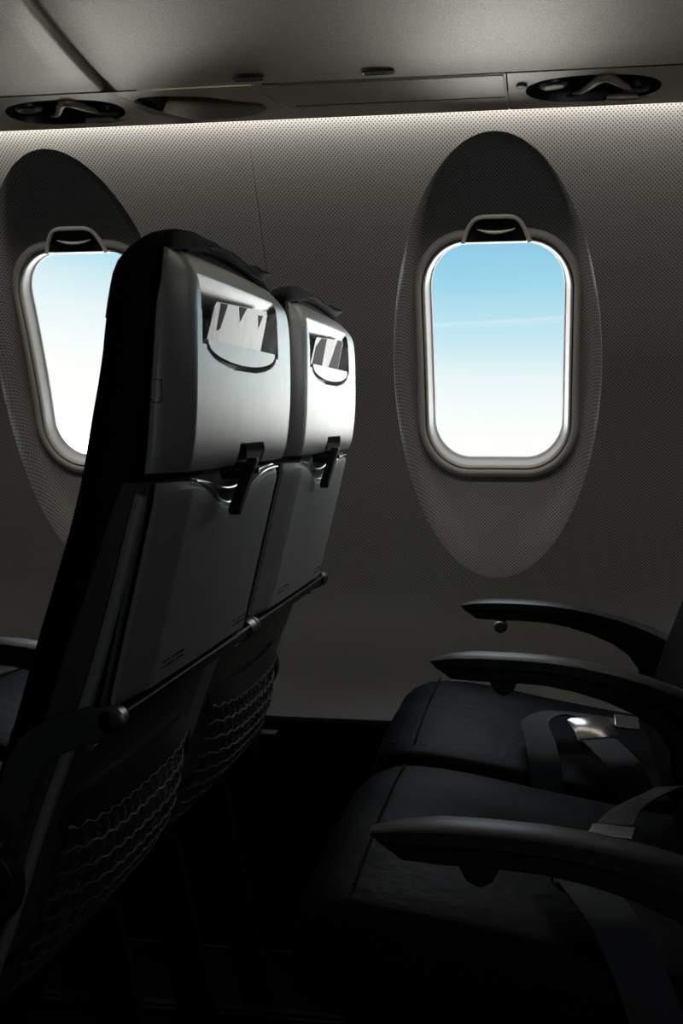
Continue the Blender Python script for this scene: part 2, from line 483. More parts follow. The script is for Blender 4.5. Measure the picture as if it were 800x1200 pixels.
# ------------------------------------------------------------------ overhead: service panels and bins
LY, LZ = 1.930, 1.447          # lip of the service channel
JY, JZ = 1.800, 1.466          # joint with the bins
def PS(x, q, d=0.):            # q 0 at the lip .. 1 at the joint; d upwards into the panel
    return Vector((x, LY+(JY-LY)*q, LZ+(JZ-LZ)*q + d))
def strip(name, xa, xb, parent=None, m=None, hole=None, nx=40):
    """channel section between two (possibly slanted/curved) ends; xa, xb: functions of q"""
    rings = []
    mb = MB()
    qs = [k/10 for k in range(11)]
    if hole is None:
        G = []
        for i in range(nx+1):
            G.append([PS(xa(q)+(xb(q)-xa(q))*i/nx, q, 0) for q in qs])
        mb.loft(G, False, False)
    else:
        cx, cq, pts = hole; n = len(pts)
        rect = []
        for k in range(n):
            x, q = pts[k]; t = math.atan2(q, x/ .9)
            c, s = math.cos(t), math.sin(t)
            dirx, dirq = x, q
            best = 1e9
            if dirq > 1e-6: best = min(best, (1-cq)/dirq)
            if dirq < -1e-6: best = min(best, (0-cq)/dirq)
            for _ in range(1):
                if dirx > 1e-6: best = min(best, (xb(.5)-cx)/dirx)
                if dirx < -1e-6: best = min(best, (xa(.5)-cx)/dirx)
            rect.append([cx+dirx*best, cq+dirq*best])
        for (ex, eq) in ((xa(0),0),(xa(1),1),(xb(0),0),(xb(1),1)):
            tx = xa(.5) if ex in (xa(0), xa(1)) and abs(ex-xa(.5)) < abs(ex-xb(.5)) else xb(.5)
            j = min(range(n), key=lambda i: math.dist(rect[i], (tx, eq)) + (0 if rect[i] else 0)); rect[j] = [tx, eq]
        for r_ in rect:                                    # bend the ends
            if abs(r_[0]-xa(.5)) < 1e-6: r_[0] = xa(r_[1])
            elif abs(r_[0]-xb(.5)) < 1e-6: r_[0] = xb(r_[1])
        R = []
        for t in [k/12 for k in range(13)]:
            R.append([PS(cx+p[0]+(r_[0]-cx-p[0])*t, cq+p[1]+(r_[1]-cq-p[1])*t) for p, r_ in zip(pts, rect)])
        mb.loft(R, True, False)
    # lip turning up towards the wall
    for prof in ([(LY,LZ),(LY+.004,LZ+.001),(LY+.006,LZ+.005),(LY+.006,LZ+.03)],):
        G = []
        for i in range(nx+1):
            x = xa(0)+(xb(0)-xa(0))*i/nx
            G.append([(x, y, z) for y, z in prof])
        mb.loft(G, False, False)
    return mb.build(name, m or MT['psu'], parent, sharp=50)

def ell_pts(a, b, n=64, pw=2., skew=0.):
    P = []
    for k in range(n):
        t = 2*PI*k/n; c, s = math.cos(t), math.sin(t)
        x = a*abs(c)**(2/pw)*(1 if c >= 0 else -1); q = b*abs(s)**(2/pw)*(1 if s >= 0 else -1)
        P.append((x+skew*q, q))
    return P

def light_unit(x0, xa, xb, label, tipx):
    root = empty('reading_light_panel', (x0, LY, LZ), label, 'light panel')
    o0 = Vector(root.location)
    def rel(o): 
        o.location = -o0; return o
    pts = ell_pts(.098, .36, 64, 2.3, .0)
    rel(strip('panel_face', xa, xb, root, MT['psu'], (x0, .50, pts)))
    # glossy dark bowl
    R = []
    for t, d in ((1.,0.),(.99,.004),(.96,.012),(.86,.022),(.6,.030),(.3,.032),(.02,.032)):
        R.append([PS(x0+x*t, .50+q*t, d) for x, q in pts])
    mb = MB(); mb.loft(R, True, False); rel(mb.build('recess', MT['black'], root))
    # two swivelling lights and the moulded bridge between them
    for sx, tilt in ((-.058, .5), (.062, -.2)):
        c = PS(x0+sx, .56 if sx < 0 else .36, .010)
        ax = Vector((tilt*.15, .03, -1)).normalized()
        lamp = MB(); lamp.tube([c-ax*.020, c-ax*.004, c+ax*.006, c+ax*.009], [.020,.0225,.0215,.0180], 28)
        L = rel(lamp.build('spotlight', MT['black'] if sx > 0 else MT['satin'], root))
        le = MB(); le.tube([c+ax*.0085, c+ax*.0098], [.0155,.0145], 28)
        le.build('lens', MT['lens'] if sx < 0 else MT['dark'], L)
    br = MB()
    P = [PS(x0+.098*t, .5+.30*math.sin(t*5.2+.6)*math.exp(-((t-.1)/.45)**2), -.001+.004*abs(t)) for t in [-.30+.06*k for k in range(17)]]
    br.tube(P, [.0015+.0055*math.sin(PI*k/16) for k in range(17)], 10)
    rel(br.build('bridge', MT['psu'], root))
    br = MB()
    P = [PS(x0+.02+.075*t, .22-.06*t, .0+.002*t) for t in [k/10 for k in range(11)]]
    br.tube(P, [.002+.0045*math.sin(PI*min(1, k/10+.15)) for k in range(11)], 10)
    rel(br.build('finger_grip', MT['psu'], root))
    return root

def slope_end(x0, dx, curve=0.): return lambda q: x0 + dx*(1-q) + curve*(1-q)**2
E1 = slope_end(-.665, .060, .05)      # curved joint left of the air outlet panel
E2 = slope_end(-.445, .045, .015)     # right of it
E3 = slope_end(-.070, 0.)             # straight joint beside the reading light panel
E4 = slope_end(.185, .03)
light_unit(-.765, slope_end(-.96, 0), lambda q: E1(q)-.0012, 'grey overhead reading light panel left of the hollow outlet panel, above the left window', -.8)
light_unit(.055, lambda q: E3(q)+.0020, E4, 'grey overhead reading light panel above the right window, round white lens at its left', 0)

# panel with the hollow air outlet
root = empty('air_outlet_panel', (-.555, LY, LZ), 'grey overhead panel with a long hollow opening right of the diagonal gap', 'overhead panel')
o0 = Vector(root.location)
HP = []
for k in range(64):
    t = 2*PI*k/64; c, s = math.cos(t), math.sin(t)
    a = .112 if c > 0 else .085
    x = a*abs(c)**.9*(1 if c > 0 else -1); q = .36*s*(1-.30*c if s > 0 else 1.0)
    HP.append((x - .10*q*.6, q))
o = strip('panel_face', lambda q: E1(q), lambda q: E2(q)-.0012, root, MT['psu'], (-.555, .46, HP)); o.location = -o0
R = []
for t, d in ((1.,0.),(.985,.003),(.96,.012),(.94,.030),(.90,.042),(.5,.046),(.02,.046)):
    R.append([PS(-.555+x*t, .46+q*t, d) for x, q in HP])
mb = MB(); mb.loft(R, True, False); o = mb.build('hollow', MT['psu'], root); o.location = -o0
mb = MB()
mb.loft([[PS(-.615, .2, .004), PS(-.615, .75, .004), PS(-.60, .75, .040), PS(-.60, .2, .040)],
         [PS(-.645, .25, .010), PS(-.645, .66, .010), PS(-.645, .66, .040), PS(-.645, .25, .040)]])
o = mb.build('nozzle', MT['black'], root); o.location = -o0
mb = MB(); mb.loft([[PS(-.56,.76,.006),PS(-.56,.84,.003),PS(-.56,.84,.02),PS(-.56,.76,.02)],[PS(-.46,.40,.006),PS(-.47,.62,.003),PS(-.47,.62,.02),PS(-.46,.40,.02)]])
o = mb.build('deflector', MT['psu'], root); o.location = -o0

# plain oxygen-mask panel with its door
root = empty('mask_panel', (-.30, LY, LZ), 'plain grey overhead panel with a flush rectangular door, between outlet and right light panel', 'overhead panel')
o0 = Vector(root.location)
o = strip('panel_face', lambda q: E2(q), E3, root, MT['psu']); o.location = -o0
mb = MB(); xa_, xb_ = -.395, -.073
mb.loft([[PS(xa_,.40,-.0012),PS(xb_,.40,-.0012),PS(xb_,.975,-.0012),PS(xa_-.01,.975,-.0012)],[PS(xa_,.40,.004),PS(xb_,.40,.004),PS(xb_,.975,.004),PS(xa_-.01,.975,.004)]])
dr = mb.build('door', MT['psu'], root, bevel=.0008); dr.location = -o0
mb = MB(); mb.box((xa_,-.0008,-.0006),(xb_,.0008,.0006))
mb = MB(); mb.tube([PS(xa_,.385,-.0004), PS(xb_,.385,-.0004)], .0010, 6)
o = mb.build('door_gap', MT['dark'], root); o.location = -o0
# small round button on the light panel's left corner
b = MB(); b.tube([PS(-.048,.66,.002), PS(-.048,.66,-.002), PS(-.048,.66,-.003)], [.0085,.0085,.006], 20)
o = b.build('sensor_button', MT['satin']); 
lp = [x for x in bpy.data.objects if x.name == 'reading_light_panel.001'][0]
o.parent = lp; o.location = -Vector(lp.location)

root = empty('mask_panel', (.5, LY, LZ), 'plain grey overhead panel at the right edge beyond the right light panel', 'overhead panel')
o0 = Vector(root.location)
o = strip('panel_face', lambda q: E4(q)+.0020, slope_end(1.05, 0), root, MT['psu']); o.location = -o0
root = empty('mask_panel', (-1.5, LY, LZ), 'plain grey overhead panel at the left edge beyond the left light panel', 'overhead panel')
o0 = Vector(root.location)
o = strip('panel_face', slope_end(-2.0, 0), slope_end(-.9612, 0), root, MT['psu']); o.location = -o0
# bins
BINP = [(JY-.0045,JZ+.014),(JY-.0047,JZ+.0015),(JY-.0080,JZ+.0000),(1.70,1.4745),(1.62,1.486),(1.53,1.502),(1.45,1.524),(1.38,1.556),(1.33,1.60),(1.30,1.66),(1.285,1.75),(1.29,1.90),(1.31,2.0)]
def overhead_bin(x0, x1, label):
    root = empty('overhead_bin', ((x0+x1)/2, 1.6, JZ), label, 'overhead bin', 'overhead bins above the window seats')
    o0 = Vector(root.location)
    prof = BINP
    G = []
    L = x1-x0; r_ = .010
    xs = [(x0, .016), (x0+.001, .008), (x0+.004,.003), (x0+r_, 0), ] + [(x0+r_+(L-2*r_)*k/30, 0) for k in range(1,31)] + [(x1-.004,.003),(x1-.001,.008),(x1,.016)]
    for x, d in xs:
        row = []
        for i, (y, z) in enumerate(prof):
            a = prof[max(0,i-1)]; b = prof[min(len(prof)-1,i+1)]
            t = Vector((b[0]-a[0], b[1]-a[1])).normalized(); n = Vector((-t.y, t.x))
            if n.y < 0: n = -n
            if i > 8: n = Vector((1, 0))
            row.append(Vector((x, y+n.x*d, z+n.y*d))-o0)
        G.append(row)
    mb = MB(); mb.loft(G, False, False)
    mb.build('bin_door', MT['bin'], root, sharp=50)
    # recessed gap filler between bins
    return root
GAPX = -.665
b1 = overhead_bin(-2.0, GAPX-.004, 'grey speckled overhead bin left of the diagonal gap')
b2 = overhead_bin(GAPX+.004, 1.05, 'long grey speckled overhead bin right of the diagonal gap, two oval slots underneath')
del b1['group']; del b2['group']
mb = MB()
mb.loft([[(GAPX-.0038, y, z+.016) for y, z in BINP[2:9]], [(GAPX+.0038, y, z+.016) for y, z in BINP[2:9]]], False, False)
o = mb.build('gap_filler', MT['black'], b2); o.location = -Vector(b2.location)
# oval slots in the underside of the bin
for sx in (-.441, -.250):
    mb = MB(); R = []
    o0 = Vector((sx, 1.766, 1.4672))
    pts = ell_pts(.0215, .0095, 40, 3.2)
    for t, d in ((1.12,-.0006),(1.06,-.0016),(1.0,-.0008)): R.append([o0+Vector((x*t, q*t, d)) for x, q in pts])
    mb.loft(R, True, False)
    o = mb.build('slot_rim', MT['satin'], b2); o.location = -Vector(b2.location)
    mb = MB(); mb.loft([[o0+Vector((x, q, -.0009)) for x, q in pts],[o0+Vector((x*.9, q*.9, -.0004)) for x, q in pts]], True, True)
    s = mb.build('slot', MT['black'], b2); s.location = -Vector(b2.location)
    mb = MB()
    for k in (-1, 0, 1): mb.cyl(o0+Vector((k*.008, 0, -.0012)), (0,0,1), .0018, .001, 10)
    d = mb.build('vent_hole', MT['dark'], s)

struct(MB().box((-2.0, LY+.0075, LZ+.004), (1.05, LY+.0095, 1.56)).box((-2.0, JY-.03, LZ+.105), (1.05, LY+.0095, LZ+.108)).build('leak_stop_1', MT['black'], smooth=False))  # unseen black strips, added to stop cove light leaking through the joints
# cove light: LED tube tucked behind the lip, washing the top of the wall
cove = empty('cove_light', (-.3, 1.974, 1.494), 'long warm strip light hidden behind the overhead panel lip, washing the wall', 'strip light')
mb = MB(); mb.box((-1.7,-.020,.003),(1.35,-.002,.012)); mb.build('housing', MT['paint'], cove)
al = bpy.data.lights.new('cove_lamp', 'AREA'); al.shape = 'RECTANGLE'; al.size = 3.0; al.size_y = .012
al.energy = 8.5; al.spread = 2.15; al.color = (1., .92, .80)
ao = bpy.data.objects.new('cove_lamp', al); COL.objects.link(ao); ao.parent = cove
ao.location = (-.17, -.006, 0); ao.rotation_euler = Vector((0, .97, -.24)).to_track_quat('-Z', 'Y').to_euler()

# ------------------------------------------------------------------ seats
def seat_rail():
    for i, y in enumerate((1.15, 1.85)):
        mb = MB(); mb.box((-1.9, -.018, .0), (1.0, .018, .012)); mb.box((-1.9,-.006,.012),(1.0,.006,.016))
        o = mb.build('seat_rail', MT['black'], loc=(0, y, .001)); tag(o, ['metal seat track in the floor nearer the aisle', 'metal seat track in the floor nearer the windows'][i], 'seat track')
seat_rail()

XF = [(.38,-.215),(.50,-.170),(.60,-.140),(.677,-.113),(.764,-.086),(.827,-.064),(.888,-.044),(.964,-.027),(1.016,-.015),(1.075,-.008),(1.11,-.004),(1.135,.010),(1.150,.026)]
XS = [(.38,-.150),(.495,-.105),(.605,-.068),(.663,-.046),(.713,-.026),(.80,.001),(.90,.028),(.925,.037),(1.0,.045),(1.074,.050),(1.09,.052),(1.11,.050),(1.135,.042),(1.150,.030)]
WD = [(.38,.225),(.9,.235),(1.02,.236),(1.07,.232),(1.10,.222),(1.118,.208),(1.135,.182),(1.146,.14),(1.151,.07)]
def sect(z, grow=0., n=40):
    a, b, w_ = interp(XF, z)-grow, interp(XS, z)+grow, interp(WD, z)+grow
    cx, hx = (a+b)/2, (b-a)/2; P = []
    for k in range(n):
        t = 2*PI*k/n; c, s = math.cos(t), math.sin(t)
        ex = .42 if c < 0 else .16
        P.append((cx + hx*abs(c)**(.62 if c < 0 else .30)*(1 if c >= 0 else -1), w_*abs(s)**.42*(1 if s >= 0 else -1), z))
    return P
def shell_x(z):  # back face of the head shell on its centre line
    return interp([(.918,.058),(.925,.064),(.94,.069),(.97,.0725),(1.0,.074),(1.05,.074),(1.08,.073),(1.100,.070),(1.115,.060),(1.127,.046),(1.138,.022)], z)
def shell_w(z):
    return interp([(.918,.234),(1.0,.237),(1.05,.2355),(1.075,.2335),(1.092,.229),(1.107,.220),(1.120,.206),(1.130,.189),(1.138,.168)], z)

def pocket_mask(y, z):
    """card recess: slanted top, straight sides, curved bottom"""
    y += .028
    top = 1.103
    bot = 1.040 - .021*math.sqrt(max(0., 1-(y/.140)**2)) if abs(y) < .140 else 1.040
    sx = min(1., max(0., (.152 - .10*(1.103-z)*(.0) - abs(y) - (.0 if z > 1.046 else 0))/.004))
    if z < 1.046: sx = min(sx, 1.)
    sb = min(1., max(0., (z-bot)/.003)); stt = min(1., max(0., (top-z)/.036))
    return sx*sb*stt
def notch_mask(y, z):
    y += .03
    a = min(1., max(0., (.056-abs(y-.050))/.004)); b = min(1., max(0., (.945 - z)/.004))
    if y > .094: b = min(b, max(0., (.945-(y-.094)*.6-z)/.004))
    return a*b

def make_shell(root):
    nz = 150; V, F = [], []
    zs = [.923 + (1.138-.923)*k/nz for k in range(nz+1)]
    # point list across: side edge, chamfer, back face
    def across(z):
        w_, xb = shell_w(z), shell_x(z); xe = min(interp(XS, z)+.004, xb-.004)
        P = [(xe-.006, -w_+.003), (xe-.004, -w_), (xe, -w_)]
        c = .030
        for k in range(1, 9):
            t = k/8.; P.append((xe+(xb-.004-xe)*(t**.9), -w_+c*t**1.25))
        P.append((xb-.0015, -w_+c+.004))
        n = 190
        y0, y1 = -w_+c+.010, w_-c-.010
        for k in range(n+1):
            y = y0+(y1-y0)*k/n
            x = xb + .003*(1-(y/w_)**2) - .0008
            x -= .024*pocket_mask(y, z) + .030*notch_mask(y, z)
            P.append((x, y))
        P.append((xb-.0015, w_-c-.004))
        for k in range(8, 0, -1):
            t = k/8.; P.append((xe+(xb-.004-xe)*(t**.9), w_-c*t**1.25))
        P += [(xe, w_), (xe-.004, w_), (xe-.006, w_-.003)]
        return [(x, y, z) for x, y in P]
    rows = [across(z) for z in zs]
    # bottom lip folded forwards, top edge folded down under the cover
    bot = [(x-.022 if abs(y) < .2 else x-.010, y*.99, .923) for x, y, z in rows[0]]
    n = len(rows[0])
    V, F = loft([bot]+rows, False, False)
    return link('head_shell', V, F, MT['silver'], root, sharp=30)

def tray_x(z): return -.004 + (z-.705)*.235
def make_tray(root):
    V = []; zb = .712
    ys = [-.232,-.228,-.20,-.176,-.170,-.164] + [-.160+.32*k/40 for k in range(41)] + [.164,.170,.176,.20,.228,.232]
    def top(y):
        s = math.exp(-(abs(y+.012)/.090)**2.4)
        return .914 - .030*s
    def bulge(y):
        a = abs(y); return .0135*sstep(.228, .172, a) - .004*sstep(.228, .232, a)
    rows = []
    for k in range(31):
        t = k/30.; row = []
        for y in ys:
            z = zb+(top(y)-zb)*t
            x = tray_x(z)+.006+bulge(y)*sstep(0,.03,t)*(1 if t < .985 else .55) - .003*sstep(.94,1,t)
            row.append((x, y, z))
        rows.append(row)
    back = [[(tray_x(z)-.008, y*.985, z) for x, y, z in rows[-1]], [(tray_x(z)-.008, y*.985, z) for x, y, z in rows[0]]]
    V, F = loft(rows+back+[rows[0]], False, False)
    t = link('tray_table', V, F, MT['tray'], root, sharp=30)
    # edge highlights drawn as chrome tubes: the finger scoop and the ledge behind
    mb = MB(); mb.tube([(tray_x(top(y))+.0165, y, top(y)) for y in [-.16+.34*k/40 for k in range(41)]], .0013, 6)
    mb.build('scoop_highlight', MT['chrome'], t)
    mb = MB(); mb.tube([(tray_x(.905)+.010, y, .9165-.018*math.exp(-((y+.006)/.10)**2)) for y in [-.15+.34*k/40 for k in range(41)]], .0014, 6)
    mb.build('ledge_highlight', MT['chrome'], t)
    # raised lettering too small to read: two rows of ticks at the lower corners
    for y0, nn in ((-.150, 22), (.115, 18)):
        mb = MB()
        for row in range(2):
            for k in range(nn):
                if random.random() < .18: continue
                y = y0+k*.0032; z = .7325+row*.0055 if y0 < 0 else .7285+row*.0055
                x = tray_x(z)+.0198
                mb.box((x-.0006,y,z),(x+.0003,y+.0020,z+.0016))
        mb.build('embossed_text', MT['dark'], t)
    # hinge rod along the lower edge
    mb = MB(); mb.tube([(.0145, -.226, .7095), (.0145, .226, .7095)], .0019, 8)
    mb.build('hinge_rod', MT['chrome'], t)
    mb = MB(); mb.loft([[( -.010,y,.698),(.012,y,.696),(.0145,y,.7085),(-.008,y,.7125)] for y in (-.222,.222)])
    mb.build('lower_edge', MT['black'], t, bevel=.002)
    return t

def arm_profile(pts, hw):
    P = []; n = len(pts); U, D = [], []
    for i in range(n):
        a = Vector(pts[max(0,i-1)]); b = Vector(pts[min(n-1,i+1)]); t = (b-a).normalized(); nn = Vector((-t.y, t.x))
        h = hw[i] if isinstance(hw, (list, tuple)) else hw
        U.append(Vector(pts[i])+nn*h); D.append(Vector(pts[i])-nn*h)
    return U + D[::-1]

def make_tray_arm(root, s):
    pts = [(.010,.704),(-.010,.7005),(-.030,.694),(-.050,.686),(-.066,.674),(-.077,.656),(-.088,.625),(-.100,.590),(-.112,.55),(-.125,.50)]
    mb = MB(); poly = arm_profile(pts, [.013,.0165,.0165,.0165,.0165,.0165,.016,.015,.014,.012])
    y0 = s*.239; y1 = s*.2485
    mb.loft([[(p.x, min(y0,y1), p.y) for p in poly], [(p.x, max(y0,y1), p.y) for p in poly]])
    a = mb.build('tray_arm', MT['bracket'], root, bevel=.003)
    mb = MB(); mb.tube([(.006,s*.2485,.704),(.006,s*.2465,.704),(.006,s*.242,.704),(.006,s*.228,.704)], [.0105,.0140,.0140,.0115], 28)
    mb.build('hinge_knuckle', MT['satin'], a)
    mb = MB(); mb.cyl((-.012, s*.244, .6805), (0,1,0), .0035, .011, 14)
    mb.build('screw', MT['chrome'], a)
    return a

def armrest(root, y, width=.042, dz=0., latch=False):
    """long padded armrest: gently arched, blunt slanted nose, curling down to its pivot"""
    top = [(-.455,.671),(-.430,.6765),(-.395,.679),(-.355,.6785),(-.311,.6765),(-.270,.672),(-.229,.664),(-.190,.654),(-.155,.642),(-.125,.629),(-.10,.613),(-.085,.595)]
    bot = [(-.448,.661),(-.428,.648),(-.395,.6475),(-.355,.647),(-.311,.6445),(-.275,.638),(-.240,.628),(-.205,.613),(-.180,.596),(-.163,.572),(-.158,.55),(-.157,.53)]
    hw = width/2
    def rings(f0, f1, hwid, r0=.004):
        R = []
        for (a, b), (c, d) in zip(top, bot):
            p0 = Vector((a, b)); p1 = Vector((c, d))
            A = p0+(p1-p0)*f0; B = p0+(p1-p0)*f1
            ins = .010*(1-min(1., R.__len__()/2.))
            h = hwid-ins
            pr = [(A, h-r0), (A+(B-A)*.18, h), (A+(B-A)*.82, h), (B, h-r0)]
            R.append([(q.x, y+e, q.y+dz) for q, e in pr]+[(q.x, y-e, q.y+dz) for q, e in pr[::-1]])
        return R
    mb = MB(); mb.loft(rings(.46, 1., hw*.78)); body = mb.build('armrest', MT['arm'], root)
    mb = MB(); mb.loft(rings(-.04, .50, hw, .006)); mb.build('armrest_pad', MT['armtop'], body)
    # pivot end
    mb = MB(); mb.cyl((-.118, y, .555+dz), (0,1,0), .045, .024, 28); mb.box((-.150,y-.011,.42),(-.105,y+.011,.56+dz))
    mb.build('armrest_pivot', MT['black'], body, bevel=.004)
    if latch:
        mb = MB(); c = Vector((-.388, y-hw*.35, .638+dz))
        mb.tube([c+Vector((0,-.014,0)), c+Vector((0,-.010,0)), c+Vector((0,.010,0)), c+Vector((0,.012,0))], [.008,.0115,.0115,.0115], 20)
        mb.build('recline_button', MT['chrome'], body)
    else:
        mb = MB(); mb.prism([(-.382,.650+dz),(-.345,.650+dz),(-.352,.634+dz),(-.362,.629+dz),(-.374,.634+dz)], y-.012, y+.012)
        mb.build('recline_button', MT['arm'], body, bevel=.003)
    return body

def strap(pts, wid, th=.0022):
    """webbing: pts list of (pos, side-vector)"""
    R = []
    n = len(pts)
    for i, (p, s) in enumerate(pts):
        p = Vector(p); s = Vector(s).normalized()*wid/2
        a = Vector(pts[max(0,i-1)][0]); b = Vector(pts[min(n-1,i+1)][0]); t = (b-a).normalized()
        nn = t.cross(s).normalized()*th/2
        R.append([p-s-nn, p+s-nn, p+s+nn, p-s+nn])
    return R
def smooth_path(P, n=6):
    P = [(Vector(a), Vector(b)) for a, b in P]; out_ = []
    for i in range(len(P)-1):
        p0 = P[max(0,i-1)]; p1 = P[i]; p2 = P[i+1]; p3 = P[min(len(P)-1,i+2)]
        for k in range(n):
            t = k/n
            def cr_(a,b,c,d): return .5*((2*b)+(c-a)*t+(2*a-5*b+4*c-d)*t*t+(3*b-a-3*c+d)*t**3)
            out_.append((cr_(p0[0],p1[0],p2[0],p3[0]), cr_(p0[1],p1[1],p2[1],p3[1])))
    out_.append(P[-1]); return out_

def make_seat(loc, label, arms, belts=True, detail=True, grp=None):
    root = empty('passenger_seat', loc, label, 'seat', grp)
    # backrest cushion (black leather), seams at the sides
    zs = [.38,.44,.50,.56,.62,.68,.74,.80,.86,.90,.94,.98,1.02,1.05,1.08,1.10,1.112,1.124,1.134,1.141,1.147,1.1505]
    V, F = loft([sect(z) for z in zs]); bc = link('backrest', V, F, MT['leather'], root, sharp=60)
    for s in (-1, 1):
        mb = MB()
        mb.tube([((interp(XF,z)*.75+interp(XS,z)*.25), s*(interp(WD,z)-.0015), z) for z in [.45+.022*k for k in range(29)]], .0022, 6)
        mb.build('piping', MT['leather'], bc)
    # headrest cover: a slipcover over the top whose rear hem folds up at one end
    zz = [1.06,1.075,1.09,1.10,1.112,1.124,1.134,1.141,1.147,1.1505]
    R = []
    for i, z in enumerate(zz):
        ring_ = []
        for k, (x, y, z_) in enumerate(sect(z, .0035, 64)):
            zz_ = z
            if x > .015:
                zz_ = min(1.1505, max(z, 1.122+.016*(1-(y/.20)**2)+.0010*math.sin(y*60)))
                x, y, _ = sect(zz_, .0035, 64)[k]
            ring_.append((x+.006*sstep(.0,.05,x)*sstep(1.10,1.13,z), y, min(zz_, 1.154)+.0006*math.sin(y*75+x*60)+.004*sstep(1.14,1.15,z)))
        R.append(ring_)
    mb = MB(); mb.loft(R, True, False); mb.add(R[-1], [tuple(range(64))]); hc = mb.build('headrest_cover', MT['leather'], root)
    mb = MB()
    R = []
    for k in range(25):
        t = k/24.; y = -.165+.345*t
        zc = 1.131+.015*math.sin(PI*min(1,t*1.02))**.7 + .0012*math.sin(t*19)+.012*sstep(.80,1,t)
        xx = .042+.002*math.sin(t*17)+.012*sstep(.75,1,t)
        hh = (.005+.004*sstep(.5,.9,t))*(1-.75*sstep(.92,1,t))
        zc += -.012*(2*t-1)**4*(1 if t < .5 else 0)
        R.append([(xx-.018,y,zc-hh*.3),(xx+.002,y,zc-hh),(xx+.008,y,zc-hh*.2),(xx-.008,y,zc+hh*.9)])
    mb.loft(R); mb.build('hem', MT['leather'], hc)
    # seat pan
    zt = [(-.540,.512),(-.522,.540),(-.480,.548),(-.40,.540),(-.33,.527),(-.25,.512),(-.17,.500),(-.10,.496)]
    R = []
    for k in range(29):
        t = k/28.; y = -.234+.468*t; e = abs(2*t-1)
        f = (1-e**5)
        crown = .012*(1-e*e)-.008*e**10
        ring_ = [(x+(.012*e**6 if x < -.50 else 0), y, z+crown+.0015*math.sin(y*40+x*30)) for x, z in zt]
        ring_ += [(-.10,y,.43),(-.30,y,.42),(-.49,y,.432),(-.532+.010*e**6,y,.452),(-.544+.012*e**6,y,.482)]
        R.append(ring_)
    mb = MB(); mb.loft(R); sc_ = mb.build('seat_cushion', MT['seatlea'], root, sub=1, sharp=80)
    mb = MB(); mb.tube([(-.480, y, .5480+.012*(1-(y/.234)**2)-.008*abs(y/.234)**10) for y in [-.195+.39*k/30 for k in range(31)]], .0014, 6)
    mb.build('seam', MT['leather'], sc_)
    mb = MB(); mb.box((-.49,-.215,.375),(-.16,.215,.425)); mb.build('seat_frame', MT['carpet'], root, bevel=.01)
    for y in (-.13, .13):
        mb = MB(); mb.prism([(-.42,.0165),(-.37,.0165),(-.27,.38),(-.34,.38)], y-.012, y+.012); mb.build('leg', MT['carpet'], root, bevel=.003)
        mb = MB(); mb.prism([(-.10,.0165),(-.05,.0165),(-.13,.38),(-.19,.38)], y-.012, y+.012); mb.build('leg', MT['carpet'], root, bevel=.003)
    # lower back panel behind the tray, down to the knees
    R = []
    for z in [.40,.44,.495,.55,.605,.663,.69,.713,.76,.82,.88,.915]:
        x = interp(XS, z); w_ = .236
        R.append([(x-.030,-w_+.004,z),(x-.006,-w_,z),(x+.002,-w_+.006,z),(x+.007,-w_+.022,z),(x+.007,0,z),(x+.007,w_-.022,z),(x+.002,w_-.006,z),(x-.006,w_,z),(x-.030,w_-.004,z)])
    mb = MB(); mb.loft(R, False, False); mb.build('back_panel', MT['panel'], root)
    for s in (-1, 1):                                       # side rails of the back frame
        mb = MB(); mb.tube([(interp(XS,z)+.004, s*.2345, z) for z in [.44+.016*k for k in range(30)]], .0058, 8)
        mb.build('side_rail', MT['tray'], root)
    # net pocket
    mb = MB()
    def NP(y, t, off=.0):
        z = .583-.160*t - .010*(1-(y/.19)**2)*(1-t); 
        return (interp(XS, z)+.012+.038*math.sin(PI*min(1,.15+t*.75))*(1-(y/.20)**4)+off, y, z)
    for r_ in range(8):
        t = r_/7.
        mb.tube([NP(y, t+.012*math.sin(y*210+r_*PI)) for y in [-.19+.38*k/60 for k in range(61)]], .0021 if r_ else .0032, 5)
    for k in range(34):
        y0 = -.185+.37*k/33
        mb.tube([NP(max(-.19,min(.19,y0+.010*math.sin(t*7*PI+k*PI))), t) for t in [j/21 for j in range(22)]], .0012, 4)
    mb.build('net_pocket', MT['net'], root)
    mb = MB(); R = []
    for y in [-.195+.39*k/16 for k in range(17)]:
        x, _, z = NP(max(-.199,min(.199,y)), 0); R.append([(x-.003,y,z-.003),(x+.003,y,z-.003),(x-.002,y,z+.030),(x-.008,y,z+.030)])
    mb.loft(R); mb.build('pocket_hem_shade', MT['black'], root)  # hem carried up as a black strip for the shaded pocket opening
    # hard parts of the upper back
    sh = make_shell(root)
    # flap holding the card in the recess
    R = []
    for k in range(41):
        y = -.136+.272*k/40
        bot = 1.0415 - .0165*math.sqrt(max(0., 1-(y/.1362)**2))
        R.append([(.0705,y-.028,bot),(.0705,y-.028,1.044),(.0755,y-.028,1.044),(.0755,y-.028,bot)])
    mb = MB(); mb.loft(R); mb.build('card_flap', MT['silver'], sh)
    mb = MB(); mb.box((.049,-.034,.926),(.0505,.074,.9435)); mb.build('latch_pocket', MT['leather'], sh)
    mb = MB(); mb.box((.030,-.160,1.022),(.0515,.118,1.062)); mb.build('card_pocket_lining', MT['dark'], sh)
    tr_ = make_tray(root)
    # turning latch that holds the tray
    mb = MB()
    a = Vector((.0, -.004, .924)); b = Vector((0, -.046, .880)); d = (b-a); L = d.length; d.normalize(); n = Vector((0, -d.z, d.y))
    poly = []
    for k in range(9): t = PI/2*2*k/8; poly.append(a + n*(.0062*math.cos(t)) - d*(.0062*math.sin(t)))
    for k in range(9): t = PI*k/8; poly.append(b - n*(.0072*math.cos(t)) + d*(.0072*math.sin(t)))
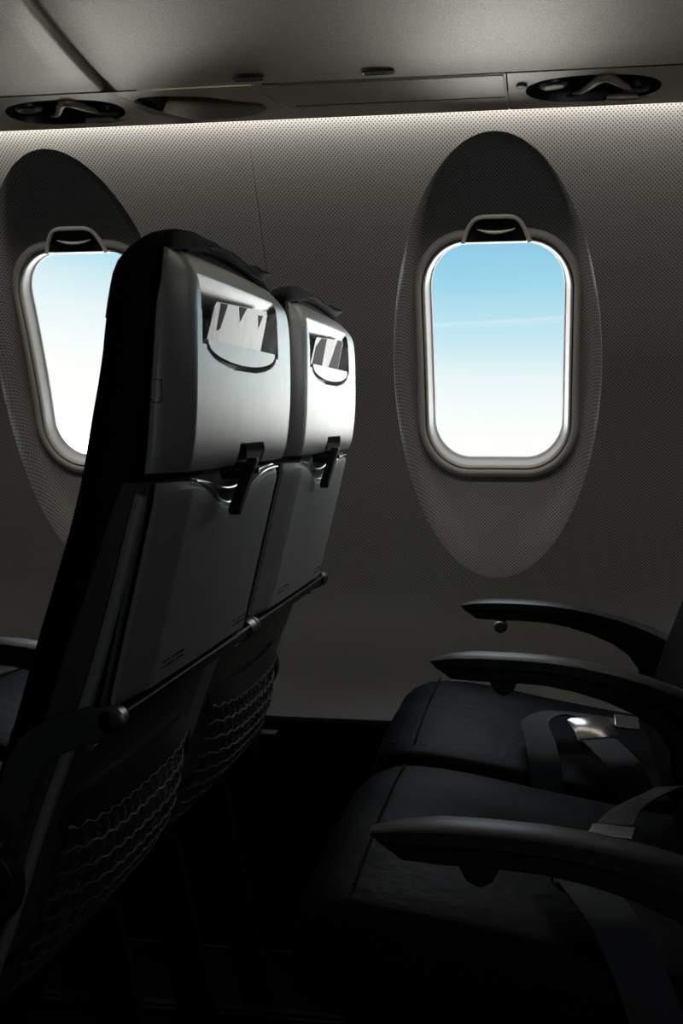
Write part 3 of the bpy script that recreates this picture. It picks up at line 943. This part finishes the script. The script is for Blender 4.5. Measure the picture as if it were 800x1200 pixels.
    mb.loft([[(.081-.16*(.918-p.z), p.y, p.z) for p in poly], [(.069-.16*(.918-p.z), p.y, p.z) for p in poly]])
    lt = mb.build('tray_latch', MT['black'], root, bevel=.002)
    mb = MB(); mb.tube([(.045,-.008,.916),(.072,-.008,.916)], .009, 20); mb.build('latch_post', MT['black'], lt)
    mb = MB(); mb.cyl((.0820,-.004,.9165), (1,0,0), .0032, .003, 14); mb.build('latch_stud', MT['satin'], lt)
    # small moulded mark on the near side of the shell
    mb = MB(); c = Vector((.049, -.2372, .995))
    mb.tube([c+Vector((x,0,z)) for x, z in ((-.005,.010),(-.0055,-.006),(-.003,-.010),(.003,-.010),(.0055,-.006),(.005,.010),(-.005,.010))], .0005, 5)
    mb.build('side_mark', MT['panel'], sh)
    for s in (-1, 1): make_tray_arm(root, s)
    for y, latch, dz in arms: armrest(root, y, latch=latch, dz=dz)
    if belts: make_belts(root, loc[1] > 1.5)
    return root

def buckle(root, belt, c, rz, tilt=0.):
    mb = MB()
    rings = []
    for t in [k/8 for k in range(9)]:
        x = -.024+.048*t; h = .0065+.004*math.sin(PI*t)
        rings.append([(x,-.026,0),(x,.026,0),(x,.027,h*.6),(x,.020,h),(x,-.020,h),(x,-.027,h*.6)])
    mb.loft(rings); o = mb.build('buckle', MT['chrome'], belt, bevel=.002)
    o.location = c; o.rotation_euler = (.0, -.30, rz)
    o.scale = (1.15, 1.1, 1.3)
    mb = MB(); mb.box((-.030,-.023,.001),(-.022,.023,.006)); p = mb.build('buckle_mouth', MT['black'], o)
    return o
def make_belts(root, window_side):
    # buckle half: comes up over the near edge of the cushion and lies on it
    dx = 0. if window_side else -.032
    P = smooth_path([((a+dx, b, c), d) for (a, b, c), d in (((-.175,-.2430,.44),(1,0,0)),((-.195,-.2430,.50),(1,0,0)),((-.215,-.2330,.540),(1,.15,0)),((-.232,-.195,.551),(1,.3,0)),((-.244,-.160,.5535),(1,.4,0)))])
    mb = MB(); mb.loft(strap(P, .046)); b1 = mb.build('seat_belt', MT['web'], root)
    buckle(root, b1, (-.250+dx,-.125,.553), PI/2+.30)
    # tongue half
    if window_side:      # a slack loop that also drops over the near edge
        P = smooth_path([((-.30,-.2430,.44),(1,0,0)),((-.306,-.2430,.50),(1,0,0)),((-.312,-.2330,.540),(1,-.1,0)),((-.318,-.19,.557),(1,-.3,.0)),((-.325,-.13,.566),(1,-.5,.1)),((-.300,-.075,.566),(.8,-.9,.1)),((-.262,-.055,.5575),(.3,-1,0)),((-.215,-.060,.553),(0,-1,0))])
        tp, tr3 = (-.198,-.060,.5535), (.15,.10,0)
    else:                # laid flat across the far half of the cushion
        P = smooth_path([((-.12,.235,.48),(1,0,0)),((-.15,.21,.533),(1,.3,0)),((-.19,.14,.545),(.9,.5,0)),((-.225,.06,.551),(.9,.4,0)),((-.24,.0,.553),(1,.2,0))])
        tp, tr3 = (-.243,-.018,.5540), (0,0,1.4)
    mb = MB(); mb.loft(strap(P, .040)); b2 = mb.build('seat_belt', MT['web'], root)
    mb = MB(); mb.box((-.020,-.022,-.0015),(.014,.022,.0015)); t = mb.build('tongue', MT['chrome'], b2, bevel=.001)
    t.location = tp; t.rotation_euler = tr3

HX, RX = -.386, .310
make_seat((HX,1.251,0), 'nearest seat from behind, black leather, large silver head shell with pale card', [(-.262,False,0.),(.25,False,0.)])
make_seat((HX,1.751,0), 'far silver-backed window seat between the nearest seat and the window wall', [(.277,True,-.010)])
make_seat((RX,1.251,0), 'dark leather seat at lower right, grey buckle strap on its cushion, nearest the camera', [(-.262,False,-.044),(.25,False,0.)])
make_seat((RX,1.751,0), 'black leather window seat at right under the right window, metal buckle on its cushion', [(.277,True,-.010)])

# metal end fitting at the foot of the far front seat, against the wall step
ws = [o for o in bpy.data.objects if o.name == 'passenger_seat.001'][0]
mb = MB(); mb.box((-.118,.235,.392),(-.100,.245,.436)).box((-.118,.235,.432),(-.070,.262,.436)); mb.build('end_fitting', MT['chrome'], ws, bevel=.001)

# safety cards standing in the head shell slots
def card(cy, label, m, prints):
    pts = [(-.118,-.030),(.100,-.030),(.110,.020),(.105,.025),(-.095,.025),(-.100,.021)]
    mb = MB(); mb.loft([[(.0, y, z) for y, z in pts], [(.0016, y, z) for y, z in pts]])
    o = mb.build('safety_card', m, smooth=False)
    o.location = (HX+.068, cy-.030, 1.0610); o.rotation_euler = (.04, .16, 0)
    for poly, pm in prints:
        mb = MB(); mb.loft([[(.0014, y, z) for y, z in poly], [(.0019, y, z) for y, z in poly]])
        mb.build('printed_patch', pm, o, smooth=False)
    return tag(o, label, 'card')
card(1.251, 'large pale safety card in the slot of the nearest silver seat back', MT['card'],
     [([(-.080,.0245),(-.083,-.002),(-.072,.000),(-.056,.0245)], MT['dark_print']), ([(-.012,.0245),(-.002,.010),(.018,.0245)], MT['print']), ([(.070,.0195),(.078,.006),(.090,.0195)], MT['print'])])
card(1.751, 'pale and black striped safety card in the far seat back beside the wall', MT['card_dark'],
     [([(-.105,-.029),(-.092,.012),(-.060,.0245),(-.022,.0245),(-.034,-.029)], MT['dark_print']), ([(.008,-.029),(.052,.012),(.064,.0245),(.104,.0235),(.098,-.029)], MT['dark_print'])])
